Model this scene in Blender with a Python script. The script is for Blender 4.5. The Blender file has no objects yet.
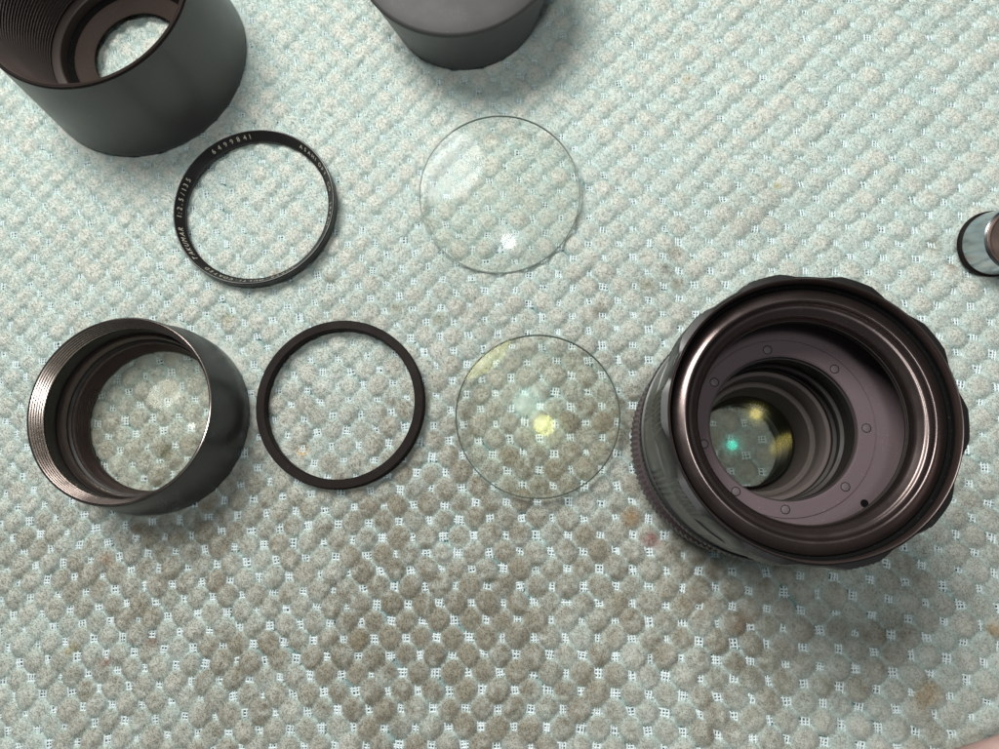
import bpy, bmesh, math, random
import numpy as np
from mathutils import Matrix, Vector

MM = 0.001
scene = bpy.context.scene
COL = scene.collection

# ------------------------------------------------------------------ camera
F_PX, CAM_H = 750.0, 254.0              # focal length in photo pixels (999 wide), camera height in mm
down = Vector((550.0 - 499.5, -(521.0 - 374.5), -F_PX)).normalized()   # straight down, seen in camera axes
up = Vector((0, 1, 0)); up = (up - down * up.dot(down)).normalized()
zc = -down; xc = up.cross(zc)
rot = Matrix((xc, up, zc))              # rows: world axes in camera axes  ->  camera-to-world
cam_data = bpy.data.cameras.new('camera')
cam = bpy.data.objects.new('camera', cam_data); COL.objects.link(cam)
cam.matrix_world = Matrix.Translation((0, 0, CAM_H * MM)) @ rot.to_4x4()
cam_data.sensor_width = 36.0
cam_data.lens = 36.0 * F_PX / 999.0
cam_data.clip_start = 0.005; cam_data.clip_end = 20.0
scene.camera = cam

# ------------------------------------------------------------------ light
world = bpy.data.worlds.new('World'); scene.world = world
world.use_nodes = True
bg = world.node_tree.nodes['Background']
bg.inputs['Color'].default_value = (0.90, 0.98, 1.0, 1); bg.inputs['Strength'].default_value = 0.075

def lamp(name, loc, target, radius, power, color):
    d = bpy.data.lights.new(name, 'AREA'); d.shape = 'DISK'; d.size = 2 * radius * MM
    d.energy = power; d.color = color
    o = bpy.data.objects.new(name, d); COL.objects.link(o)
    o.location = Vector(loc) * MM
    o.rotation_euler = (Vector(target) - Vector(loc)).to_track_quat('-Z', 'Y').to_euler()
    return o
# round work lamp over the table: a bright bulb in a wide pale shade
lamp('lamp_bulb', (18, 25, 520), (18, 25, 0), 29, 0.44, (1.0, 0.97, 0.91))
lamp('lamp_shade_glow', (18, 25, 524), (18, 25, 0), 66, 0.26, (0.80, 0.93, 1.0))
# second, softer room lamp up and to the left: throws the shadows down to the right
lamp('room_lamp', (-330, 450, 800), (0, 50, 0), 225, 9.5, (1.0, 0.99, 0.95))

scene.view_settings.view_transform = 'Standard'
scene.view_settings.look = 'None'
scene.view_settings.exposure = 0.12
scene.view_settings.gamma = 1.0
scene.view_settings.use_curve_mapping = False
scene.render.engine = 'CYCLES'
scene.cycles.max_bounces = 10
scene.cycles.transparent_max_bounces = 24
scene.render.resolution_x = 1024; scene.render.resolution_y = 768

# ------------------------------------------------------------------ helpers
def rgb(r, g, b):
    f = lambda c: (c / 255 / 12.92) if c / 255 <= 0.04045 else ((c / 255 + 0.055) / 1.055) ** 2.4
    return (f(r), f(g), f(b), 1)

def unproj(px, py, z=0.0):
    """where the sight line of a photo pixel meets height z (mm)"""
    v = rot @ Vector((px - 499.5, -(py - 374.5), -F_PX))
    t = (z - CAM_H) / v.z
    return v.x * t, v.y * t

def metal(name, color, rough, metallic=0.0, spec=0.5, scratch=0.12, scale=900, coat=0.0, aniso=0.0, grain=0.0):
    """anodised / painted metal with uneven gloss, dust and faint grain"""
    m = bpy.data.materials.new(name); m.use_nodes = True
    nt = m.node_tree; p = nt.nodes['Principled BSDF']; N = nt.nodes.new; L = nt.links.new
    p.inputs['Metallic'].default_value = metallic
    p.inputs['Specular IOR Level'].default_value = spec
    p.inputs['Coat Weight'].default_value = coat
    p.inputs['Anisotropic'].default_value = aniso
    tc = N('ShaderNodeTexCoord')
    n1 = N('ShaderNodeTexNoise'); n1.inputs['Scale'].default_value = scale * 0.12; n1.inputs['Detail'].default_value = 6
    L(tc.outputs['Object'], n1.inputs['Vector'])
    r = N('ShaderNodeMapRange'); r.inputs['From Min'].default_value = 0.3; r.inputs['From Max'].default_value = 0.7
    r.inputs['To Min'].default_value = max(0.02, rough - scratch); r.inputs['To Max'].default_value = min(1, rough + scratch)
    L(n1.outputs['Fac'], r.inputs['Value']); L(r.outputs['Result'], p.inputs['Roughness'])
    # dust specks
    n2 = N('ShaderNodeTexNoise'); n2.inputs['Scale'].default_value = scale * 2.2; n2.inputs['Detail'].default_value = 2
    L(tc.outputs['Object'], n2.inputs['Vector'])
    r2 = N('ShaderNodeMapRange'); r2.inputs['From Min'].default_value = 0.67; r2.inputs['From Max'].default_value = 0.78
    L(n2.outputs['Fac'], r2.inputs['Value'])
    mx = N('ShaderNodeMix'); mx.data_type = 'RGBA'
    mx.inputs[6].default_value = color; mx.inputs[7].default_value = tuple(min(1, c * 2.2 + 0.08) for c in color[:3]) + (1,)
    sc = N('ShaderNodeMath'); sc.operation = 'MULTIPLY'; sc.inputs[1].default_value = 0.55
    L(r2.outputs['Result'], sc.inputs[0]); L(sc.outputs[0], mx.inputs[0])
    L(mx.outputs[2], p.inputs['Base Color'])
    if grain:
        b = N('ShaderNodeBump'); b.inputs['Strength'].default_value = grain; b.inputs['Distance'].default_value = 0.00006
        n3 = N('ShaderNodeTexNoise'); n3.inputs['Scale'].default_value = scale * 4
        L(tc.outputs['Object'], n3.inputs['Vector']); L(n3.outputs['Fac'], b.inputs['Height'])
        L(b.outputs['Normal'], p.inputs['Normal'])
    return m

def glass(name, tint, refl, gain, rough=0.09):
    """coated optical glass: clear, with a tinted reflection that grows towards grazing angles"""
    m = bpy.data.materials.new(name); m.use_nodes = True
    nt = m.node_tree; N = nt.nodes.new; L = nt.links.new
    nt.nodes.remove(nt.nodes['Principled BSDF'])
    out = nt.nodes['Material Output']
    t = N('ShaderNodeBsdfTransparent'); t.inputs['Color'].default_value = tint
    g = N('ShaderNodeBsdfGlossy'); g.inputs['Color'].default_value = refl; g.inputs['Roughness'].default_value = rough
    fr = N('ShaderNodeFresnel'); fr.inputs['IOR'].default_value = 1.5
    mu = N('ShaderNodeMath'); mu.operation = 'MULTIPLY'; mu.inputs[1].default_value = gain
    mx = N('ShaderNodeMixShader')
    geo = N('ShaderNodeNewGeometry')
    L(fr.outputs[0], mu.inputs[0]); L(mu.outputs[0], mx.inputs[0])
    L(t.outputs[0], mx.inputs[1]); L(g.outputs[0], mx.inputs[2]); L(mx.outputs[0], out.inputs['Surface'])
    return m

def add_object(name, data, mat=None, parent=None, loc=(0, 0, 0)):
    o = bpy.data.objects.new(name, data); COL.objects.link(o)
    o.location = Vector(loc) * MM
    if parent: o.parent = parent
    if mat: data.materials.append(mat)
    return o

def empty(name, loc, label, cat, tilt=(0, 0, 0), group=None):
    o = bpy.data.objects.new(name, None); COL.objects.link(o)
    o.location = Vector(loc) * MM; o.rotation_euler = tilt
    o.empty_display_size = 0.01
    o['label'] = label; o['category'] = cat
    if group: o['group'] = group
    return o

def mesh_from(name, verts, faces, smooth=True, sharp=32):
    me = bpy.data.meshes.new(name)
    me.from_pydata([tuple(float(c) * MM for c in v) for v in verts], [], faces)
    me.update()
    if smooth:
        me.shade_smooth(); me.set_sharp_from_angle(angle=math.radians(sharp))
    return me

def lathe(name, prof, mat, parent, seg=160, rfun=None, sharp=32, closed=True, loc=(0, 0, 0)):
    """solid of revolution from a closed (r, z) outline given counter-clockwise (outside up, inside down)"""
    verts, faces = [], []
    n = len(prof)
    for s in range(seg):
        a = 2 * math.pi * s / seg; c, d = math.cos(a), math.sin(a)
        for k, (r, z) in enumerate(prof):
            rr = r + (rfun(k, r, z, a) if rfun else 0)
            verts.append((rr * c, rr * d, z))
    for s in range(seg):
        t = (s + 1) % seg
        for k in range(n if closed else n - 1):
            l = (k + 1) % n
            faces.append((s * n + k, t * n + k, t * n + l, s * n + l))
    me = mesh_from(name, verts, faces, True, sharp)
    return add_object(name, me, mat, parent, loc)

def cap_disc(verts, faces, ring, centre):
    i = len(verts); verts.append(centre)
    for k in range(len(ring)): faces.append((ring[k], ring[(k + 1) % len(ring)], i))

def lens_mesh(name, r, top_R, bot_R, edge, seg=160, rings=44):
    """round lens: top_R > 0 bulges up, bot_R > 0 bulges down (0 flat); edge = thickness at the rim.
    material slot 0: polished faces, slot 1: ground edge. Rests with its lowest point at z = 0"""
    def sag(R, x): return 0 if not R else math.copysign(abs(R) - math.sqrt(R * R - x * x), R)
    hb = sag(bot_R, r) if bot_R > 0 else 0
    verts, faces, slot = [], [], []
    def surf(zf, up_):
        sl = 0 if up_ else 2
        rows = []
        for i in range(1, rings + 1):
            x = r * i / rings
            rows.append([len(verts) + s for s in range(seg)])
            for s in range(seg):
                a = 2 * math.pi * s / seg; verts.append((x * math.cos(a), x * math.sin(a), zf(x)))
        c = len(verts); verts.append((0, 0, zf(0)))
        for s in range(seg):
            t = (s + 1) % seg
            f = (c, rows[0][s], rows[0][t]); faces.append(f if up_ else f[::-1]); slot.append(sl)
            for i in range(rings - 1):
                f = (rows[i][s], rows[i + 1][s], rows[i + 1][t], rows[i][t]); faces.append(f if up_ else f[::-1]); slot.append(sl)
        return rows[-1]
    bev = 0.35
    zb = lambda x: hb - sag(bot_R, r) + sag(bot_R, x)
    zt = lambda x: hb + edge + sag(top_R, r) - sag(top_R, x)
    a = surf(zb, False); b = surf(zt, True)
    o1 = [len(verts) + s for s in range(seg)]
    for s in range(seg):
        q = 2 * math.pi * s / seg; verts.append(((r + bev) * math.cos(q), (r + bev) * math.sin(q), hb + bev))
    o2 = [len(verts) + s for s in range(seg)]
    for s in range(seg):
        q = 2 * math.pi * s / seg; verts.append(((r + bev) * math.cos(q), (r + bev) * math.sin(q), hb + edge - bev))
    for s in range(seg):
        t = (s + 1) % seg
        for lo, hi in ((a, o1), (o1, o2), (o2, b)):
            faces.append((lo[s], lo[t], hi[t], hi[s])); slot.append(1)
    me = mesh_from(name, verts, faces, True, 30)
    me.polygons.foreach_set('material_index', slot)
    return me

def threads(r0, z0, r1, z1, n, depth):
    """zigzag outline between two points: fine screw threads / baffle grooves"""
    out = []
    L = math.hypot(r1 - r0, z1 - z0); nr, nz = (z1 - z0) / L, -(r1 - r0) / L
    for i in range(n):
        for t, d in ((0.0, 0.0), (0.5, depth)):
            f = (i + t) / n
            out.append((r0 + (r1 - r0) * f + nr * d, z0 + (z1 - z0) * f + nz * d))
    out.append((r1, z1))
    return out

# ------------------------------------------------------------------ materials
M_black = metal('black_anodised', (0.012, 0.011, 0.011, 1), 0.38, 0.0, 0.5, 0.10)
M_gloss = metal('black_gloss_enamel', (0.018, 0.019, 0.018, 1), 0.22, 0.0, 0.6, 0.06)
M_wall = metal('satin_olive_grey_barrel', (0.070, 0.072, 0.066, 1), 0.40, 0.0, 0.55, 0.1)
M_satin = metal('satin_charcoal', (0.034, 0.034, 0.034, 1), 0.33, 0.0, 0.5, 0.1)
M_hood = metal('satin_grey_enamel', (0.058, 0.056, 0.055, 1), 0.36, 0.0, 0.5, 0.03)
M_brown = metal('bronze_black_anodised', (0.10, 0.075, 0.07, 1), 0.34, 0.75, 0.5, 0.08)
M_rim = metal('worn_bronze_rim', (0.135, 0.105, 0.100, 1), 0.27, 0.9, 0.5, 0.08)
M_thread = metal('thread_bronze', (0.42, 0.345, 0.315, 1), 0.22, 1.0, 0.5, 0.06)
M_plate = metal('mauve_matt_plate', (0.118, 0.087, 0.094, 1), 0.78, 0.0, 0.22, 0.06, grain=0.4)
M_inner = metal('flat_black_inside', (0.020, 0.016, 0.014, 1), 0.55, 0.0, 0.35, 0.08)
M_ridge = metal('ridged_brown_black', (0.035, 0.022, 0.017, 1), 0.40, 0.2, 0.5, 0.06)
M_ledge = metal('brown_ledge', (0.052, 0.038, 0.032, 1), 0.50, 0.2, 0.4, 0.06)
M_rear = metal('mauve_rear_tube', (0.10, 0.080, 0.074, 1), 0.6, 0.0, 0.3, 0.06)
M_purple = metal('purple_black_knurl', (0.085, 0.062, 0.066, 1), 0.45, 0.3, 0.5, 0.08)
M_flange = metal('matt_brown_flange', (0.040, 0.028, 0.023, 1), 0.75, 0.0, 0.15, 0.06)
M_ringm = metal('matt_brown_black_ring', (0.012, 0.008, 0.007, 1), 0.62, 0.0, 0.12, 0.06)
M_plastic = metal('dark_grey_plastic', (0.056, 0.053, 0.054, 1), 0.45, 0.0, 0.5, 0.03)
M_plastic2 = metal('grey_plastic_lid', (0.058, 0.056, 0.055, 1), 0.6, 0.0, 0.5, 0.05)
M_steel = metal('polished_steel', (0.50, 0.55, 0.58, 1), 0.22, 1.0, 0.5, 0.06)
M_copper = metal('brushed_copper', (0.42, 0.30, 0.26, 1), 0.45, 1.0, 0.5, 0.12, grain=0.5)
M_white = metal('white_fill', (0.58, 0.54, 0.44, 1), 0.6, 0.0, 0.3, 0.05)
M_void = metal('dark_hole', (0.004, 0.004, 0.004, 1), 0.9, 0.0, 0.1, 0.05)
M_screw = metal('plate_screw', (0.105, 0.08, 0.085, 1), 0.6, 0.1, 0.5, 0.08)
M_edge = metal('ground_glass_edge', (0.13, 0.165, 0.145, 1), 0.35, 0.0, 0.5, 0.06)
M_edge1 = metal('frosted_glass_edge', (0.38, 0.43, 0.39, 1), 0.3, 0.0, 0.5, 0.06)
G_white = glass('clear_front_glass', (0.995, 0.995, 0.985, 1), (0.86, 0.93, 1.0, 1), 0.27, 0.075)
G_yellow = glass('yellow_coated_glass', (0.992, 0.99, 0.975, 1), (0.95, 1.0, 0.36, 1), 0.24, 0.06)
G_cyan = glass('cyan_coated_glass', (0.985, 0.985, 0.97, 1), (0.55, 1.0, 1.0, 1), 0.10, 0.06)
G_tube = glass('clear_tube_glass', (0.992, 0.99, 0.975, 1), (1.0, 0.96, 0.84, 1), 0.22, 0.07)
G_plain = glass('bloomed_glass', (0.998, 0.998, 0.99, 1), (1.0, 0.97, 0.9, 1), 0.05)
G_gold = glass('gold_coated_glass', (0.995, 0.995, 0.98, 1), (1.0, 0.85, 0.22, 1), 0.24, 0.11)
G_teal = glass('teal_coated_glass', (0.995, 0.995, 0.98, 1), (0.05, 1.0, 0.75, 1), 0.24)

# ------------------------------------------------------------------ the mat
rng = np.random.RandomState(7)
U_C = [-9.4933, -0.0864, 9.655, 0.2067, -0.4831]      # weave coordinates as gentle curves over the table
V_C = [-8.9682, -0.1433, -9.3266, 0.0815, -0.113]
def weave(x, y):
    x = x * 0.01; y = y * 0.01
    q = (y, y * y, x, x * y, x * x)
    return sum(a * b for a, b in zip(U_C, q)) - 0.0058, sum(a * b for a, b in zip(V_C, q)) + 0.167
def weave_jac(x, y):
    x = x * 0.01; y = y * 0.01
    g = lambda C: ((C[2] + C[3] * y + 2 * C[4] * x) * 0.01, (C[0] + 2 * C[1] * y + C[3] * x) * 0.01)
    return g(U_C) + g(V_C)
HS = 160                                               # per-tuft random tables, indexed by weave cell
J = {k: rng.uniform(-1, 1, (HS, HS)) for k in ('u', 'v', 'r', 'h', 'd', 'c', 'e')}
def cell(k, iu, iv): return J[k][iu % HS, iv % HS]

def smooth_noise(x, y, scale, seed):
    r = np.random.RandomState(seed); T = r.uniform(-1, 1, (128, 128))
    u = x / scale + 37.3; v = y / scale + 51.7
    iu = np.floor(u).astype(int); iv = np.floor(v).astype(int); fu = u - iu; fv = v - iv
    fu = fu * fu * (3 - 2 * fu); fv = fv * fv * (3 - 2 * fv)
    g = lambda a, b: T[(iu + a) % 128, (iv + b) % 128]
    return (g(0, 0) * (1 - fu) + g(1, 0) * fu) * (1 - fv) + (g(0, 1) * (1 - fu) + g(1, 1) * fu) * fv

DIRT_FALLOFF = [  # soiled patches and painted light falloff: photo pixel, spread in mm along x and y, weight
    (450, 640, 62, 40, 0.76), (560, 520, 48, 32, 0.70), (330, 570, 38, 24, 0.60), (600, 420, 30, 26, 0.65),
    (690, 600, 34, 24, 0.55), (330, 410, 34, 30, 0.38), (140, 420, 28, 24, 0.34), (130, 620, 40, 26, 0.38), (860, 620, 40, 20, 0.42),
    (620, 290, 34, 16, 0.26), (740, 220, 26, 14, 0.20), (540, 400, 26, 26, 0.45), (250, 730, 50, 24, 0.50), (620, 720, 40, 20, 0.55), (460, 600, 150, 70, 0.70)]  # last, broad patch also darkens the lower half for light falloff
DIRT_FALLOFF = [unproj(px, py) + (sx, sy, w) for px, py, sx, sy, w in DIRT_FALLOFF]
SPOTS = [  # single stains: pixel, radius mm, colour, strength
    (651, 541, 3.0, (150, 75, 85), 0.55), (302, 450, 2.2, (215, 160, 70), 0.8), (150, 641, 2.4, (92, 48, 30), 0.85), (104, 661, 2.0, (125, 65, 45), 0.7),
    (929, 692, 3.6, (160, 125, 60), 0.5), (922, 702, 2.6, (160, 128, 70), 0.45), (133, 530, 2.6, (105, 70, 40), 0.6), (166, 451, 2.6, (95, 85, 40), 0.75),
    (70, 650, 2.6, (150, 130, 60), 0.6), (631, 518, 3.0, (140, 100, 45), 0.7), (708, 608, 3.8, (140, 108, 75), 0.45), (745, 625, 3.8, (145, 110, 78), 0.45),
    (690, 597, 3.4, (130, 105, 75), 0.4), (675, 252, 2.6, (95, 85, 65), 0.75), (646, 283, 2.6, (100, 105, 75), 0.7), (677, 284, 2.4, (110, 100, 65), 0.6),
    (665, 268, 2.0, (75, 80, 72), 0.6), (227, 318, 2.8, (135, 125, 75), 0.5), (777, 185, 1.4, (160, 150, 70), 0.6), (686, 78, 1.8, (165, 150, 105), 0.6),
    (437, 318, 2.4, (120, 125, 100), 0.6), (395, 307, 2.4, (130, 130, 100), 0.5), (600, 310, 3.0, (120, 105, 80), 0.5), (995, 630, 2.2, (160, 125, 50), 0.6),
    (330, 280, 2.4, (130, 115, 85), 0.5), (360, 640, 3.0, (110, 95, 60), 0.5), (275, 275, 3.0, (140, 120, 95), 0.5), (935, 245, 3.0, (135, 125, 95), 0.6), (953, 266, 2.2, (150, 115, 85), 0.5), (108, 560, 2.2, (160, 120, 85), 0.5)]
SPOTS = [unproj(px, py, -1.0) + (r, np.array(rgb(*c)[:3]), s) for px, py, r, c, s in SPOTS]

def dirt_falloff_at(x, y):
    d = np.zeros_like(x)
    for cx, cy, sx, sy, w in DIRT_FALLOFF:
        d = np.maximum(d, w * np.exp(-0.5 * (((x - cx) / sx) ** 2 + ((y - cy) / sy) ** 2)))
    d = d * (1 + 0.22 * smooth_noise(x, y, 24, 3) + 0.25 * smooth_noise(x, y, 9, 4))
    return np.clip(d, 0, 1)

TALL = 3.3                                             # tuft height in mm
TOP = -0.9                                             # height of the tuft crowns below the fibre tips
def height(x, y):
    u, v = weave(x, y)
    dirt_falloff = dirt_falloff_at(x, y)
    iu = np.floor(u).astype(int); iv = np.floor(v).astype(int)
    best = np.zeros_like(x); who = np.zeros(x.shape + (2,), int)
    for a in (-1, 0, 1):
        for b in (-1, 0, 1):
            cu, cv = iu + a, iv + b
            du = u - (cu + 0.5 + 0.07 * cell('u', cu, cv)); dv = v - (cv + 0.5 + 0.07 * cell('v', cu, cv))
            worn = np.clip((155 - y) / 100 + 0.25 * smooth_noise(x, y, 30, 61), 0, 1)
            rad = 0.655 - 0.045 * worn - 0.015 * dirt_falloff + 0.035 * cell('r', cu, cv)
            ex = 1 + 0.10 * cell('e', cu, cv)
            p = 2.1
            d = ((np.abs(du * ex * 0.97) ** p + np.abs(dv / ex * 1.06) ** p) ** (1 / p)) / rad
            h = np.sqrt(np.clip(1 - d ** 2.2, 0, 1)) ** 0.8 * (1 + 0.13 * cell('h', cu, cv))
            m = h > best
            best = np.where(m, h, best); who[m, 0] = cu[m]; who[m, 1] = cv[m]
    lump = 0.10 * smooth_noise(x, y, 1.6, 11) + 0.07 * smooth_noise(x, y, 0.7, 12)
    z = TOP - TALL + TALL * best * (1 + lump * np.clip(best * 2, 0, 1)) + 0.35 * smooth_noise(x, y, 45, 21)
    return z, best, who, dirt_falloff

def colour(x, y, best, who, dirt_falloff):
    hue = np.clip(0.5 + 0.28 * smooth_noise(x, y, 6, 31) + 0.22 * smooth_noise(x, y, 2.2, 32) + 0.20 * cell('c', who[..., 0], who[..., 1]), 0, 1)
    crown = np.array(rgb(214, 217, 209)[:3]); aqua = np.array(rgb(184, 209, 207)[:3])
    k = np.clip(best ** 1.5 * (0.62 + 0.5 * hue), 0, 1)[..., None]
    c = aqua * (1 - k) + crown * k
    soil_falloff = np.array(rgb(140, 135, 121)[:3]) * (1 + 0.12 * cell('d', who[..., 0], who[..., 1]))[..., None]
    soil_falloff = soil_falloff * (1 - 0.10 * hue[..., None]) 
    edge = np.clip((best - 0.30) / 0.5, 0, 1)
    w = np.clip(dirt_falloff * 1.22 * (1 + 0.17 * cell('d', who[..., 0], who[..., 1]) + 0.3 * smooth_noise(x, y, 1.8, 41)), 0, 0.97) * (0.22 + 0.78 * edge)
    c = c * (1 - w[..., None]) + soil_falloff * w[..., None]  # soiling, with the light falloff mixed into the same colour
    gap_shade = np.clip(1 - best / 0.16, 0, 1)[..., None]                      # floor under the net, darkened teal to paint in shade between tufts
    c = c * (1 - gap_shade) + np.array(rgb(104, 142, 144)[:3]) * gap_shade
    for sx, sy, r, sc, s in SPOTS:
        m = s * np.exp(-(((x - sx) ** 2 + (y - sy) ** 2) / (r * r)) ** 1.6) * (0.75 + 0.35 * smooth_noise(x, y, 1.1, 51))
        m = np.clip(m, 0, 1)[..., None]
        c = c * (1 - m) + sc * m
    return np.clip(c, 0, 1)

X0, X1, Y0, Y1, STEP = -275.0, 215.0, -125.0, 255.0, 0.62
gx = np.arange(X0, X1, STEP); gy = np.arange(Y0, Y1, STEP)
GX, GY = np.meshgrid(gx, gy, indexing='ij')
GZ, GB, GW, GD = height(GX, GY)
# the heavy parts press the tufts down where they stand
PRESS = [(60.4, 24.5, 32.5), (-158.4, 175.0, 41.0), (-32.3, 196.0, 29.3), (-138.0, 33.2, 33.0)]
def pressed(x, y):
    m = np.zeros_like(x)
    for cx, cy, r in PRESS:
        m = np.maximum(m, np.clip((6.5 - np.abs(np.hypot(x - cx, y - cy) - r + 3.3)) / 3.0, 0, 1))   # under the rim of each part
    return m
GP = pressed(GX, GY)
GZ = np.where(GP > 0, np.minimum(GZ, GZ * (1 - GP) + np.minimum(GZ, TOP - 0.55) * GP), GZ)
GZ = GZ + rng.uniform(-0.09, 0.09, GZ.shape) * np.clip(GB * 3, 0, 1)
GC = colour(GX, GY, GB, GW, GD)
nx_, ny_ = GX.shape
co = np.stack([GX, GY, GZ], -1).reshape(-1, 3) * MM
idx = np.arange(nx_ * ny_).reshape(nx_, ny_)
quads = np.stack([idx[:-1, :-1], idx[1:, :-1], idx[1:, 1:], idx[:-1, 1:]], -1).reshape(-1, 4)
me = bpy.data.meshes.new('mat')
me.vertices.add(len(co)); me.vertices.foreach_set('co', co.astype(np.float32).ravel())
me.loops.add(quads.size); me.loops.foreach_set('vertex_index', quads.astype(np.int32).ravel())
me.polygons.add(len(quads)); me.polygons.foreach_set('loop_start', np.arange(0, quads.size, 4, dtype=np.int32))
me.update(); me.validate()
me.shade_smooth()
ca = me.attributes.new('dye', 'FLOAT_COLOR', 'POINT')
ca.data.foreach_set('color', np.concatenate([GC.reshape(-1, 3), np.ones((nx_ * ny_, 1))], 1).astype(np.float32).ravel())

def cloth(name, attr, var, bump):
    m = bpy.data.materials.new(name); m.use_nodes = True
    nt = m.node_tree; p = nt.nodes['Principled BSDF']; N = nt.nodes.new; L = nt.links.new
    p.inputs['Roughness'].default_value = 0.95; p.inputs['Specular IOR Level'].default_value = 0.15
    a = N('ShaderNodeAttribute'); a.attribute_name = attr
    tc = N('ShaderNodeTexCoord')
    n = N('ShaderNodeTexNoise'); n.inputs['Scale'].default_value = 1900; n.inputs['Detail'].default_value = 4
    L(tc.outputs['Object'], n.inputs['Vector'])
    r = N('ShaderNodeMapRange'); r.inputs['From Min'].default_value = 0.3; r.inputs['From Max'].default_value = 0.7
    r.inputs['To Min'].default_value = 1 - var; r.inputs['To Max'].default_value = 1 + var
    L(n.outputs['Fac'], r.inputs['Value'])
    mx = N('ShaderNodeMix'); mx.data_type = 'RGBA'; mx.blend_type = 'MULTIPLY'; mx.inputs[0].default_value = 1
    L(a.outputs['Color'], mx.inputs[6]); L(r.outputs['Result'], mx.inputs[7]); L(mx.outputs[2], p.inputs['Base Color'])
    if bump:
        b = N('ShaderNodeBump'); b.inputs['Strength'].default_value = bump; b.inputs['Distance'].default_value = 0.0003
        L(n.outputs['Fac'], b.inputs['Height']); L(b.outputs['Normal'], p.inputs['Normal'])
    return m
M_mat = cloth('tufted_microfibre', 'dye', 0.14, 0.5)
M_pile = cloth('microfibre_strands', 'dye', 0.10, 0)
mat_obj = add_object('mat', me, M_mat)
mat_obj['kind'] = 'structure'
mat_obj['label'] = 'pale aqua tufted microfibre mat with brownish soiled patches under everything'

# short fibres standing on the tufts
NF = 900000
fx = rng.uniform(X0 + 35, X1 - 35, NF); fy = rng.uniform(Y0 + 30, Y1 - 30, NF)
def grid_at(A, x, y):
    i = (x - X0) / STEP; j = (y - Y0) / STEP
    a = np.floor(i).astype(int); b = np.floor(j).astype(int); i = i - a; j = j - b
    if A.ndim == 3: i = i[:, None]; j = j[:, None]
    return (A[a, b] * (1 - i) + A[a + 1, b] * i) * (1 - j) + (A[a, b + 1] * (1 - i) + A[a + 1, b + 1] * i) * j
gzx, gzy = np.gradient(GZ, STEP)
fz = grid_at(GZ, fx, fy); fb = grid_at(GB, fx, fy)
keep = fb > 0.22
fx, fy, fz, fb = fx[keep], fy[keep], fz[keep], fb[keep]; NF = len(fx)
nx1 = np.clip(-grid_at(gzx, fx, fy), -1.6, 1.6); ny1 = np.clip(-grid_at(gzy, fx, fy), -1.6, 1.6)
dirv = np.stack([nx1 * 0.7 + rng.normal(0, 0.55, NF), ny1 * 0.7 + rng.normal(0, 0.55, NF), np.ones(NF)], -1)
dirv /= np.linalg.norm(dirv, axis=1)[:, None]
flen = rng.uniform(0.4, 0.95, NF) * np.clip(fb * 1.3, 0.35, 1)
flen *= 1 - 0.6 * pressed(fx, fy)
stray = rng.rand(NF) < 0.006; flen[stray] *= 2.6                       # lint standing proud
bend = rng.normal(0, 0.22, (NF, 3)); bend[:, 2] = -0.12
root = np.stack([fx, fy, fz - 0.1], -1)
mid = root + dirv * (flen * 0.55)[:, None]
tip = root + dirv * flen[:, None] + bend * flen[:, None]
pts = np.stack([root, mid, tip], 1).reshape(-1, 3) * MM
cu = bpy.data.hair_curves.new('pile')
cu.add_curves([3] * NF)
cu.attributes['position'].data.foreach_set('vector', pts.astype(np.float32).ravel())
ra = cu.attributes.get('radius') or cu.attributes.new('radius', 'FLOAT', 'POINT')
rad = np.tile(np.array([0.060, 0.052, 0.025]), NF) * MM * np.repeat(rng.uniform(0.7, 1.3, NF), 3)
ra.data.foreach_set('value', rad.astype(np.float32))
fc = grid_at(GC, fx, fy) * rng.uniform(0.92, 1.08, NF)[:, None]
dc = cu.attributes.new('dye', 'FLOAT_COLOR', 'CURVE')
dc.data.foreach_set('color', np.concatenate([np.clip(fc, 0, 1), np.ones((NF, 1))], 1).astype(np.float32).ravel())
cu.materials.append(M_pile)
pile = bpy.data.objects.new('pile', cu); COL.objects.link(pile); pile.parent = mat_obj
pile['kind'] = 'stuff'

# open net of white threads showing between the tufts
gu, gv = weave(GX[::2, ::2], GY[::2, ::2])
ru = np.rint(gu).astype(int); rv = np.rint(gv).astype(int)
err = (gu - ru) ** 2 + (gv - rv) ** 2
order = np.argsort(err.ravel()); near = {}
for o in order:
    if err.ravel()[o] > 0.04: break
    key = (ru.ravel()[o], rv.ravel()[o])
    if key not in near: near[key] = (GX[::2, ::2].ravel()[o], GY[::2, ::2].ravel()[o])
nv, nf = [], []
def thread_bar(x, y, dx, dy, L, r, z, sag):
    px, py = -dy, dx; b = len(nv)
    for t in (-1, 0, 1):
        zz = z - sag * abs(t)
        for (s, h) in ((-1, 0), (0, 1), (1, 0)):
            nv.append((x + dx * L * t + px * r * s, y + dy * L * t + py * r * s, zz + h * r * 1.2))
    for k in range(2):
        for s in range(2):
            nf.append((b + k * 3 + s, b + k * 3 + 3 + s, b + k * 3 + 4 + s, b + k * 3 + 1 + s))
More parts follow.
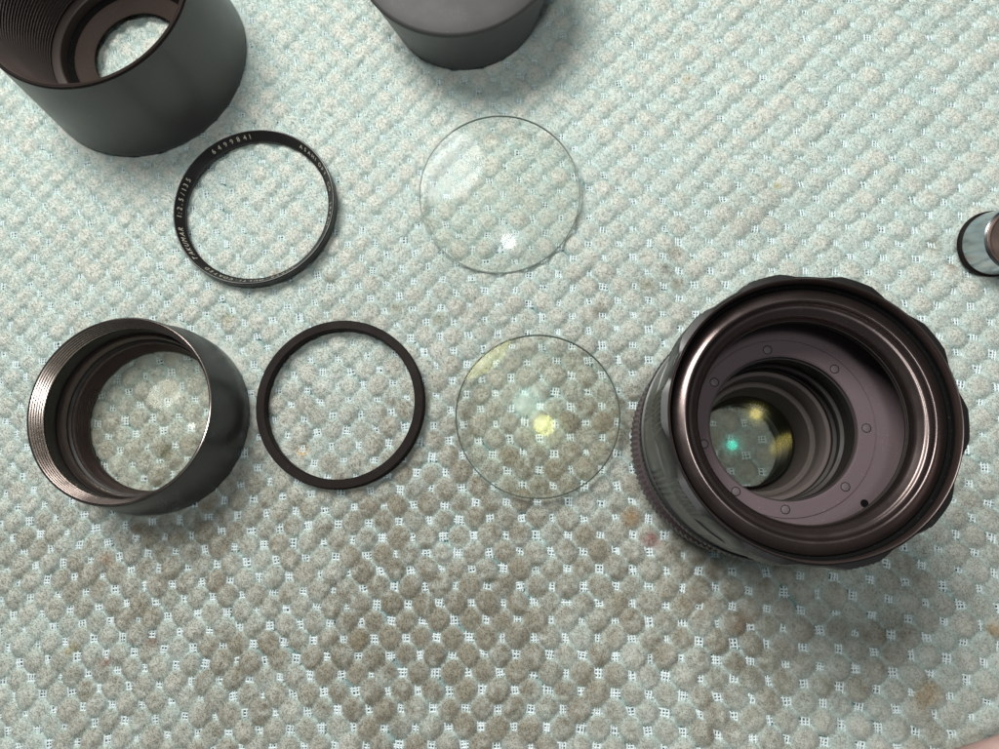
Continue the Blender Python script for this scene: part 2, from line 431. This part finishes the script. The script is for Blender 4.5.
for (iu, iv), (x, y) in near.items():
    for _ in range(3):
        u, v = weave(x, y); a, b, c, d = weave_jac(x, y); det = a * d - b * c
        eu, ev = iu - u, iv - v
        x += (d * eu - b * ev) / det; y += (-c * eu + a * ev) / det
    if not (X0 + 20 < x < X1 - 20 and Y0 + 15 < y < Y1 - 15): continue
    q = random.Random(int(iu) * 131 + int(iv) * 7)
    a, b, c, d = weave_jac(x, y); det = a * d - b * c
    # the net runs across the diagonals of the weave
    ex = np.array([(d + b), (-c - a)]) / det; ex = ex / np.linalg.norm(ex)
    if ex[0] < 0: ex = -ex
    tw = q.uniform(-0.16, 0.16); ex = np.array([ex[0] * math.cos(tw) - ex[1] * math.sin(tw), ex[0] * math.sin(tw) + ex[1] * math.cos(tw)])
    ey = np.array([-ex[1], ex[0]])
    z0 = TOP - TALL + 1.5 + 0.35 * float(smooth_noise(np.array([x]), np.array([y]), 45, 21)[0])
    for k in (-1, 0, 1):
        j = q.uniform(-0.18, 0.18)
        thread_bar(x + ey[0] * (k * 1.0 + j), y + ey[1] * (k * 1.0 + j), ex[0], ex[1], q.uniform(1.3, 2.1), q.uniform(0.2, 0.33), z0 + q.uniform(-0.15, 0.1), 0.2)
        j = q.uniform(-0.18, 0.18)
        thread_bar(x + ex[0] * (k * 1.0 + j), y + ex[1] * (k * 1.0 + j), ey[0], ey[1], q.uniform(1.3, 2.1), q.uniform(0.2, 0.33), z0 + 0.18 + q.uniform(-0.15, 0.1), 0.2)
M_net = metal('white_net_thread', (0.78, 0.85, 0.86, 1), 0.7, 0.0, 0.3, 0.05)
net = add_object('net', mesh_from('net', nv, nf, False), M_net, mat_obj)
net['kind'] = 'stuff'

# ------------------------------------------------------------------ camera lens body (standing on its mount)
LX, LY = 60.4, 24.5
lens = empty('camera_lens', (LX, LY, -1.0), 'large black camera lens body with scalloped grip, open front and screwed plate inside', 'camera lens')
TAU = 2 * math.pi
lathe('mount_ring', [(14.6, 0), (31.5, 0), (32, 0.6), (32, 8.2), (14.6, 8.2)], M_black, lens)
def knurl(n, amp, ks):
    return lambda k, r, z, a: (amp * (abs(((a * n / TAU) % 1) - 0.5) * 2 - 0.5)) if k in ks else 0
lathe('aperture_ring', [(20, 8.3), (33.2, 8.3), (34.2, 9.2), (34.3, 13.6), (33.3, 14.0), (33.3, 14.5), (34.4, 15.0), (34.4, 19), (33.2, 19.8), (20, 19.8)],
      M_purple, lens, 480, knurl(120, 0.7, (2, 3, 6, 7)))
lathe('barrel', [(21, 19.9), (32.6, 19.9), (32.8, 37.6), (21, 37.6)], M_gloss, lens, 192)
lathe('distance_ring', [(22, 37.7), (34.2, 37.7), (35.0, 38.3), (35.05, 40.6), (34.6, 41.4), (34.0, 41.6), (22, 41.6)], M_black, lens, 480, knurl(150, 0.3, (2, 3)))
def grooves(k, r, z, a):
    if k not in (2, 3): return 0
    t = (a * 10 / TAU + 0.5) % 1                # ten groups of fine grooves round the ring
    if t > 0.38: return 0
    return -0.55 * abs(((a * 130 / TAU) % 1) - 0.5) * 2 - 0.1
lathe('focus_ring', [(31.5, 41.7), (34.0, 41.7), (34.15, 47.5), (34.2, 56), (34.2, 63.2), (33.4, 63.6), (31.5, 63.6)], M_wall, lens, 520, grooves)
def scallop(k, r, z, a):
    if k not in (1, 2, 3, 4, 5): return 0
    t = math.cos(10 * (a + math.radians(3)))      # ten lobes
    lobe = max(-0.6, min(0.5, t * 1.0))
    if lobe > 0.1 and k in (2, 3, 4): lobe -= 0.55 * abs(((a * 170 / TAU) % 1) - 0.5) * 2
    return lobe
lathe('scalloped_grip', [(31.6, 63.7), (33.0, 63.7), (34.55, 65.2), (34.65, 72), (34.5, 78.3), (34.1, 79.2), (33.05, 79.5), (32.9, 77.0), (32.0, 75.0), (31.6, 74.5)], M_black, lens, 720, scallop)
lathe('front_lip', [(32.5, 77.2), (32.85, 77.2), (33.0, 79.4), (33.05, 79.8), (32.9, 80.0), (32.7, 79.9), (32.5, 79.4)], M_brown, lens, 256, sharp=50)
lathe('rim_groove', [(31.6, 75.0), (32.95, 75.3), (32.95, 77.1), (32.45, 77.1), (32.3, 76.0), (31.75, 75.6)], M_void, lens, 192)
# broad rounded rim, then fine threads stepping down into the bore
prof = [(25.6, 71.5), (31.2, 73.6), (31.55, 75.2)]
for i in range(10):                       # broad, gently rounded outer slope
    t = i / 9; prof.append((31.5 - 2.9 * t, 75.7 + 2.25 * t - 0.75 * t * t))
prof += [(28.25, 77.05), (28.05, 76.7), (27.7, 75.6), (27.2, 75.3), (26.9, 75.35), (26.6, 75.0), (25.6, 74.2), (25.3, 73.9), (24.95, 73.2), (24.72, 71.5)]
lathe('front_rim', prof, M_rim, lens, 256, sharp=60)
wall = [(32.0, 73.6), (31.8, 57.2), (31.2, 57.2), (31.2, 69.0), (25.2, 69.0), (24.7, 69.4), (24.7, 70.0), (25.0, 70.3), (25.0, 70.8), (24.6, 71.1), (24.6, 71.45), (26.0, 71.6)]
lathe('bore_wall', wall, M_inner, lens, 256, sharp=35)
plate = lathe('inner_plate', [(18.9, 54), (31.4, 54), (31.4, 57.0), (23.4, 57.0), (23.3, 56.75), (23.1, 56.75), (23.0, 57.05), (19.3, 57.05), (18.9, 56.7)], M_plate, lens, 256)
for k in range(8):
    a = math.radians((0, 48, 98, 145, 192, 232, 268, 314)[k])
    v, f = [], []
    rr = [(1.0, 56.9), (1.0, 57.085), (0.95, 57.10)]
    for (r_, z_) in rr:
        for s in range(20): v.append((r_ * math.cos(s * TAU / 20), r_ * math.sin(s * TAU / 20), z_))
    for lv in range(2):
        for s in range(20): f.append((lv * 20 + s, lv * 20 + (s + 1) % 20, lv * 20 + 20 + (s + 1) % 20, lv * 20 + 20 + s))
    cap_disc(v, f, [40 + s for s in range(20)], (0, 0, 57.10))
    add_object('screw', mesh_from('screw', v, f), M_screw, plate, (20.9 * math.cos(a), 20.9 * math.sin(a), 0))
    lathe('screw_gap', [(1.01, 57.02), (1.2, 57.02), (1.2, 57.075), (1.01, 57.075)], M_void, plate, 24, loc=(20.9 * math.cos(a), 20.9 * math.sin(a), 0))
# small drilled hole in the plate
lathe('drilled_hole', [(0.01, 57.02), (1.0, 57.02), (1.0, 57.06), (0.01, 57.06)], M_void, plate, 24, loc=(18.9, -19.1, 0))
# stepped rear tube
lathe('middle_tube', [(21.5, 38.5), (21.5, 53.9), (18.9, 53.9), (18.8, 55.6), (18.45, 55.6), (18.35, 53), (19.4, 52.5), (19.4, 46), (18.5, 45.6), (18.4, 44.4), (19.4, 44), (19.4, 40.5), (18.6, 40), (18.6, 38.5)], M_inner, lens, 192)
lathe('rear_tube', [(20, 20), (20.5, 38.4), (18.7, 38.4), (18.3, 38.9), (17.3, 38.9), (17.0, 38.2), (16.8, 31), (16.3, 30.6), (15.4, 30.6), (15.2, 29.9), (14.5, 20)], M_rear, lens, 192)
lathe('rear_baffle', [(18, 8.5), (18, 19.9), (14.6, 19.9)] + threads(14.5, 19.8, 13.8, 9.0, 9, 0.3), M_inner, lens, 160)
e1 = lens_mesh('glass_element', 16.9, 55, 0, 3.0); e1.materials.append(G_teal); e1.materials.append(M_inner); e1.materials.append(G_plain)
g = add_object('glass_element', e1, None, lens, (0, 0, 31.5))
e2 = lens_mesh('glass_element', 14.2, -48, 60, 5.0); e2.materials.append(G_gold); e2.materials.append(M_inner); e2.materials.append(G_plain)
add_object('glass_element', e2, None, lens, (0, 0, 12.5)).rotation_euler = (math.radians(-6), math.radians(-5), 0)

# ------------------------------------------------------------------ lens hood
hood = empty('lens_hood', (-158.4, 175.0, -0.9), 'tall charcoal lens hood with fine grooves lining its dark inside', 'lens hood')
lathe('outer_shell', [(36.2, 9), (37.5, 0.8), (38.5, 0), (40.6, 0.2), (41.0, 1.2), (40.9, 3.0), (38.0, 41.0), (37.05, 41.0)], M_hood, hood, 256)
lathe('rim', [(36.75, 41.05), (38.03, 41.05), (38.0, 41.6), (37.7, 42.0), (37.2, 42.0), (36.8, 41.7)], M_ringm, hood, 256)
lathe('grooved_lining', [(31.5, 9.5), (36.4, 9.2), (37.05, 41.3)] + threads(36.6, 41.3, 31.2, 11.0, 27, 0.85), M_ridge, hood, 256, sharp=20)
lathe('ledge', [(26.3, 4.0), (36.2, 3.0), (36.2, 9.1), (31.6, 9.4), (31.2, 10.6), (27.6, 10.6), (27.2, 10.3), (26.8, 6.6)], M_ledge, hood, 192)
lathe('base_flange', [(17.5, 4.2), (24, 1.4), (36.5, 1.0), (36.5, 2.9), (26.2, 3.9), (26.0, 5.2), (24.4, 5.2), (24.3, 6.2), (23.6, 6.5), (17.9, 5.0), (17.4, 4.6)], M_flange, hood, 192)
lathe('gasket', [(24.45, 4.9), (26.7, 4.9), (26.75, 6.9), (24.45, 5.9)], M_void, hood, 160)

# ------------------------------------------------------------------ dark pot at the back
pot = empty('plastic_pot', (-32.3, 196.0, -0.9), 'dark grey tapered plastic pot with domed lid, near the clear glass disc', 'pot')
v = lathe('tapered_cup', [(0.02, 0.3), (28.2, 0.3), (29.2, 1.2), (35.35, 28.0), (35.6, 28.8), (0.02, 28.8)], M_plastic, pot, 192)
dome = [(0.02, 28.7), (35.5, 28.7), (35.85, 28.9), (36.0, 29.4), (35.9, 30.0), (35.6, 30.6), (35.0, 31.0)]
for i in range(1, 10):
    t = i / 9; dome.append((35.0 - 34.98 * t ** 1.0, 31.0 + 3.0 * (1 - (1 - t) ** 2.2)))
lathe('domed_lid', dome, M_plastic2, pot, 192, sharp=40)

# ------------------------------------------------------------------ name ring with engraving
ring1 = empty('name_ring', (-108.0, 111.6, -0.4), 'thin black ring engraved with white lettering and a serial number', 'lens ring')
cone0, cone1 = (29.6, 4.5), (27.2, 1.3)
lathe('ring_body', [(26.9, 0.5), (27.2, 0.0), (29.7, 0.0), (30.1, 0.5), (30.1, 4.1), (29.85, 4.5), cone0, cone1, (26.9, 1.1)], M_black, ring1, 256)
def text_mesh(ch, shear=0.0):
    c = bpy.data.curves.new('glyph', 'FONT'); c.body = ch; c.size = 1.0; c.shear = shear; c.resolution_u = 3
    o = bpy.data.objects.new('glyph', c); COL.objects.link(o)
    bpy.context.view_layer.update()
    m = o.to_mesh(); vs = [v.co.copy() for v in m.vertices]; fs = [tuple(p.vertices) for p in m.polygons]
    o.to_mesh_clear(); bpy.data.objects.remove(o); bpy.data.curves.remove(c)
    return vs, fs
glyphs = {}
def inscription(words, a0, a1, size, shear=0.0):
    """letters standing on the cone, tops outward, read clockwise from angle a0 to a1 (degrees)"""
    verts, faces = [], []
    sl = Vector((cone0[0] - cone1[0], 0, cone0[1] - cone1[1])).normalized()      # up the cone (radial, z)
    rm, zm = (cone0[0] + cone1[0]) / 2, (cone0[1] + cone1[1]) / 2
    adv = []
    for ch in words: adv.append(0.45 if ch in ' .:,1I' else 0.8)
    tot = sum(adv) - adv[0] / 2 - adv[-1] / 2; pos = 0
    for i, ch in enumerate(words):
        a = math.radians(a0 + (a1 - a0) * pos / tot)
        if i + 1 < len(words): pos += adv[i] / 2 + adv[i + 1] / 2
        if ch == ' ': continue
        if (ch, shear) not in glyphs: glyphs[(ch, shear)] = text_mesh(ch, shear)
        vs, fs = glyphs[(ch, shear)]
        w0 = min(q.x for q in vs); w1 = max(q.x for q in vs); b = len(verts)
        er = Vector((math.cos(a), math.sin(a), 0)); et = Vector((math.sin(a), -math.cos(a), 0))
        upv = er * sl.x + Vector((0, 0, sl.z)); nrm = et.cross(upv).normalized()
        if nrm.z < 0: nrm = -nrm
        base = er * rm + Vector((0, 0, zm))
        for q in vs:
            p = base + et * ((q.x - (w0 + w1) / 2) * size * 0.92) + upv * ((q.y - 0.35) * size) + nrm * 0.06
            verts.append(tuple(p))
        faces += [tuple(b + k for k in f) for f in fs]
    add_object('lettering', mesh_from('lettering', verts, faces, False), M_white, ring1)
inscription('TAKUMAR', 223, 197, 2.6, 0.25)
inscription('1:2.5/135', 186.5, 157, 2.6)
inscription('6499841', 128, 98, 2.6)
inscription('ASAHI OPT. CO., JAPAN', 56, -14, 2.2)
inscription('SUPER-MULTI-COATED', 304, 236, 2.2)

# ------------------------------------------------------------------ plain ring
ring2 = empty('retaining_ring', (-72.3, 38.9, -0.4), 'plain matt black retaining ring without lettering, beside the short lens tube', 'lens ring')
lathe('ring_body', [(26.1, 0.3), (29.0, 0.0), (29.4, 0.4), (29.4, 1.7), (28.9, 1.8), (28.9, 2.4), (29.3, 2.5), (29.3, 3.6), (29.0, 3.9), (26.4, 3.9), (26.1, 3.6)], M_ringm, ring2, 256)
lathe('thread', [(28.95, 1.82), (29.25, 1.95), (29.0, 2.1), (29.25, 2.25), (28.95, 2.38), (28.7, 2.1)], M_black, ring2, 200)

# ------------------------------------------------------------------ loose glass elements
def tilt_to(nx_deg, ny_deg): return (math.radians(-ny_deg), math.radians(nx_deg), 0)
d1 = lens_mesh('glass', 28.7, 135, 0, 1.5); d1.materials.append(G_white); d1.materials.append(M_edge1); d1.materials.append(G_white)
e = empty('lens_element', (-18.2, 115.3, 1.6), 'clear colourless round glass lens element with a bright white lamp reflection', 'glass lens', tilt_to(2.0, -6.9), 'loose glass lens elements')
add_object('glass', d1, None, e)
d2 = lens_mesh('glass', 27.3, 195, 120, 1.8); d2.materials.append(G_yellow); d2.materials.append(M_edge); d2.materials.append(G_cyan)
e = empty('lens_element', (-4.3, 34.9, -0.1), 'round glass lens element with yellow lamp reflection, beside the plain black ring', 'glass lens', tilt_to(0.65, -2.9), 'loose glass lens elements')
add_object('glass', d2, None, e)

# ------------------------------------------------------------------ short tube
tube = empty('lens_tube', (-138.0, 33.2, -0.9), 'short glossy black lens tube with bright threaded rim and glass in its bottom', 'lens tube')
lathe('outer_shell', [(29.6, 1.5), (32.2, 0.2), (32.9, 0.8), (32.9, 8), (32.2, 10), (30.9, 24.4), (30.6, 25.1), (30.5, 25.15), (29.9, 25.05), (29.4, 20)], M_satin, tube, 256)
lathe('rim_thread', [(29.35, 20.0), (29.85, 25.1), (30.45, 25.2), (30.42, 25.5), (30.15, 25.6)] + [q for i in range(6) for q in ((29.9 - 0.29 * i, 25.3 - 0.8 * i), (29.62 - 0.29 * i, 25.15 - 0.8 * i), (29.6 - 0.29 * i, 24.6 - 0.8 * i))], M_thread, tube, 256, sharp=15)
lathe('bore', [(26.3, 1.5), (29.5, 1.6), (29.3, 19.9), (28.3, 19.9), (28.3, 13.6), (27.9, 13.2), (27.5, 13.2), (27.3, 12.6), (27.2, 9.4), (26.8, 9.2), (26.3, 9.0)], M_inner, tube, 200)
lathe('step_ring', [(26.9, 10.7), (27.9, 11.0), (27.9, 13.6), (27.4, 13.9), (27.05, 13.5)], M_brown, tube, 200, sharp=50)
lathe('glass_seat', [(24.9, 0.6), (26.7, 0.8), (26.7, 8.2), (26.4, 8.5), (26.2, 8.3)] + threads(26.0, 7.6, 24.9, 1.0, 7, 0.25), M_brown, tube, 200, sharp=15)
d3 = lens_mesh('glass', 25.3, 46, 0, 1.0); d3.materials.append(G_tube); d3.materials.append(M_edge); d3.materials.append(G_tube)
add_object('glass', d3, None, tube, (0, 0, 2.6))

# ------------------------------------------------------------------ small metal cap at the edge of the mat
capb = empty('metal_cap', (149.4, 94.6, 0.6), 'small polished steel cap with dark base ring and copper top', 'metal cap', (math.radians(13), math.radians(4), 0))
lathe('base_ring', [(0.02, 0), (10.6, 0), (11.1, 0.4), (11.1, 2.0), (10.7, 2.3), (0.02, 2.3)], M_ringm, capb, 96)
lathe('steel_body', [(0.02, 2.4), (10.6, 2.4), (10.3, 13.6), (9.9, 14.0), (0.02, 14.0)], M_steel, capb, 96)
lathe('copper_top', [(0.02, 14.05), (9.4, 14.05), (9.5, 14.4), (9.2, 14.9), (8.7, 14.8), (8.5, 14.5), (0.02, 14.5)], M_copper, capb, 96)

# ------------------------------------------------------------------ hand resting on the mat at the corner
def hand():
    m = bpy.data.materials.new('skin'); m.use_nodes = True
    nt = m.node_tree; p = nt.nodes['Principled BSDF']
    n = nt.nodes.new('ShaderNodeTexNoise'); n.inputs['Scale'].default_value = 160; n.inputs['Detail'].default_value = 5
    tc = nt.nodes.new('ShaderNodeTexCoord'); nt.links.new(tc.outputs['Object'], n.inputs['Vector'])
    cr = nt.nodes.new('ShaderNodeValToRGB')
    cr.color_ramp.elements[0].position = 0.35; cr.color_ramp.elements[0].color = rgb(186, 152, 144)
    cr.color_ramp.elements[1].position = 0.65; cr.color_ramp.elements[1].color = rgb(206, 174, 166)
    nt.links.new(n.outputs['Fac'], cr.inputs['Fac']); nt.links.new(cr.outputs['Color'], p.inputs['Base Color'])
    p.inputs['Roughness'].default_value = 0.55
    p.inputs['Subsurface Weight'].default_value = 0.2; p.inputs['Subsurface Radius'].default_value = (0.004, 0.0015, 0.001)
    b = nt.nodes.new('ShaderNodeBump'); b.inputs['Strength'].default_value = 0.25; b.inputs['Distance'].default_value = 0.0004
    n2 = nt.nodes.new('ShaderNodeTexNoise'); n2.inputs['Scale'].default_value = 900
    nt.links.new(tc.outputs['Object'], n2.inputs['Vector']); nt.links.new(n2.outputs['Fac'], b.inputs['Height']); nt.links.new(b.outputs['Normal'], p.inputs['Normal'])
    P, E, Rr = [], [], []
    def add(x, y, z, rx, ry=None, link=None):
        P.append((x, y, z)); Rr.append((rx, ry or rx))
        if link is not None: E.append((link, len(P) - 1))
        return len(P) - 1
    # local axes: fingers point along -x, thumb side is -y
    w = add(0, 0, 13, 20, 15)
    arm = add(45, 0, 17, 25, 20, w); add(110, 4, 24, 32, 27, arm)
    palm = add(-28, 0, 14, 26, 13, w)
    roots = [(-58, 24, 7.8), (-66, 8, 8.6), (-66, -9, 8.8), (-62, -26, 8.6)]
    lens_ = [(24, 15, 12), (31, 20, 14), (34, 22, 15), (30, 19, 14)]
    spread = [8, 3, -2, -7]
    for (x, y, r), (a, b_, c), s in zip(roots, lens_, spread):
        mid_ = add(x * 0.72, y * 0.9, 15, 10.5, 10, palm)
        k = add(x, y, 15, r * 1.05, None, mid_)
        t = math.radians(s); dx, dy = -math.cos(t), math.sin(t)
        k1 = add(x + dx * a, y + dy * a, 14, r * 0.95, None, k)
        k2 = add(x + dx * (a + b_ * 0.92), y + dy * (a + b_ * 0.92), 10, r * 0.86, None, k1)
        add(x + dx * (a + (b_ + c) * 0.9), y + dy * (a + (b_ + c) * 0.9), 6.5, r * 0.68, None, k2)
    t0 = add(-14, -22, 12, 13, 11, w); t1 = add(-38, -44, 11, 9.8, None, t0); t2 = add(-60, -52, 9, 8.8, None, t1); add(-76, -54, 7, 6.6, None, t2)
    me_ = bpy.data.meshes.new('hand'); me_.from_pydata([Vector(q) * MM for q in P], E, [])
    o = bpy.data.objects.new('hand', me_); COL.objects.link(o); me_.materials.append(m)
    sk = o.modifiers.new('skin', 'SKIN'); sk.use_smooth_shade = True
    for i, sv in enumerate(me_.skin_vertices[0].data):
        sv.radius = (Rr[i][0] * MM, Rr[i][1] * MM); sv.use_root = (i == 0)
    sb = o.modifiers.new('sub', 'SUBSURF'); sb.levels = 2; sb.render_levels = 2
    return o
h = hand()
h.rotation_euler = (0, 0, math.radians(28))
h.location = Vector((210, -54, -1.5)) * MM
h['label'] = 'side of a bare pink hand resting on the corner of the mat'; h['category'] = 'hand'
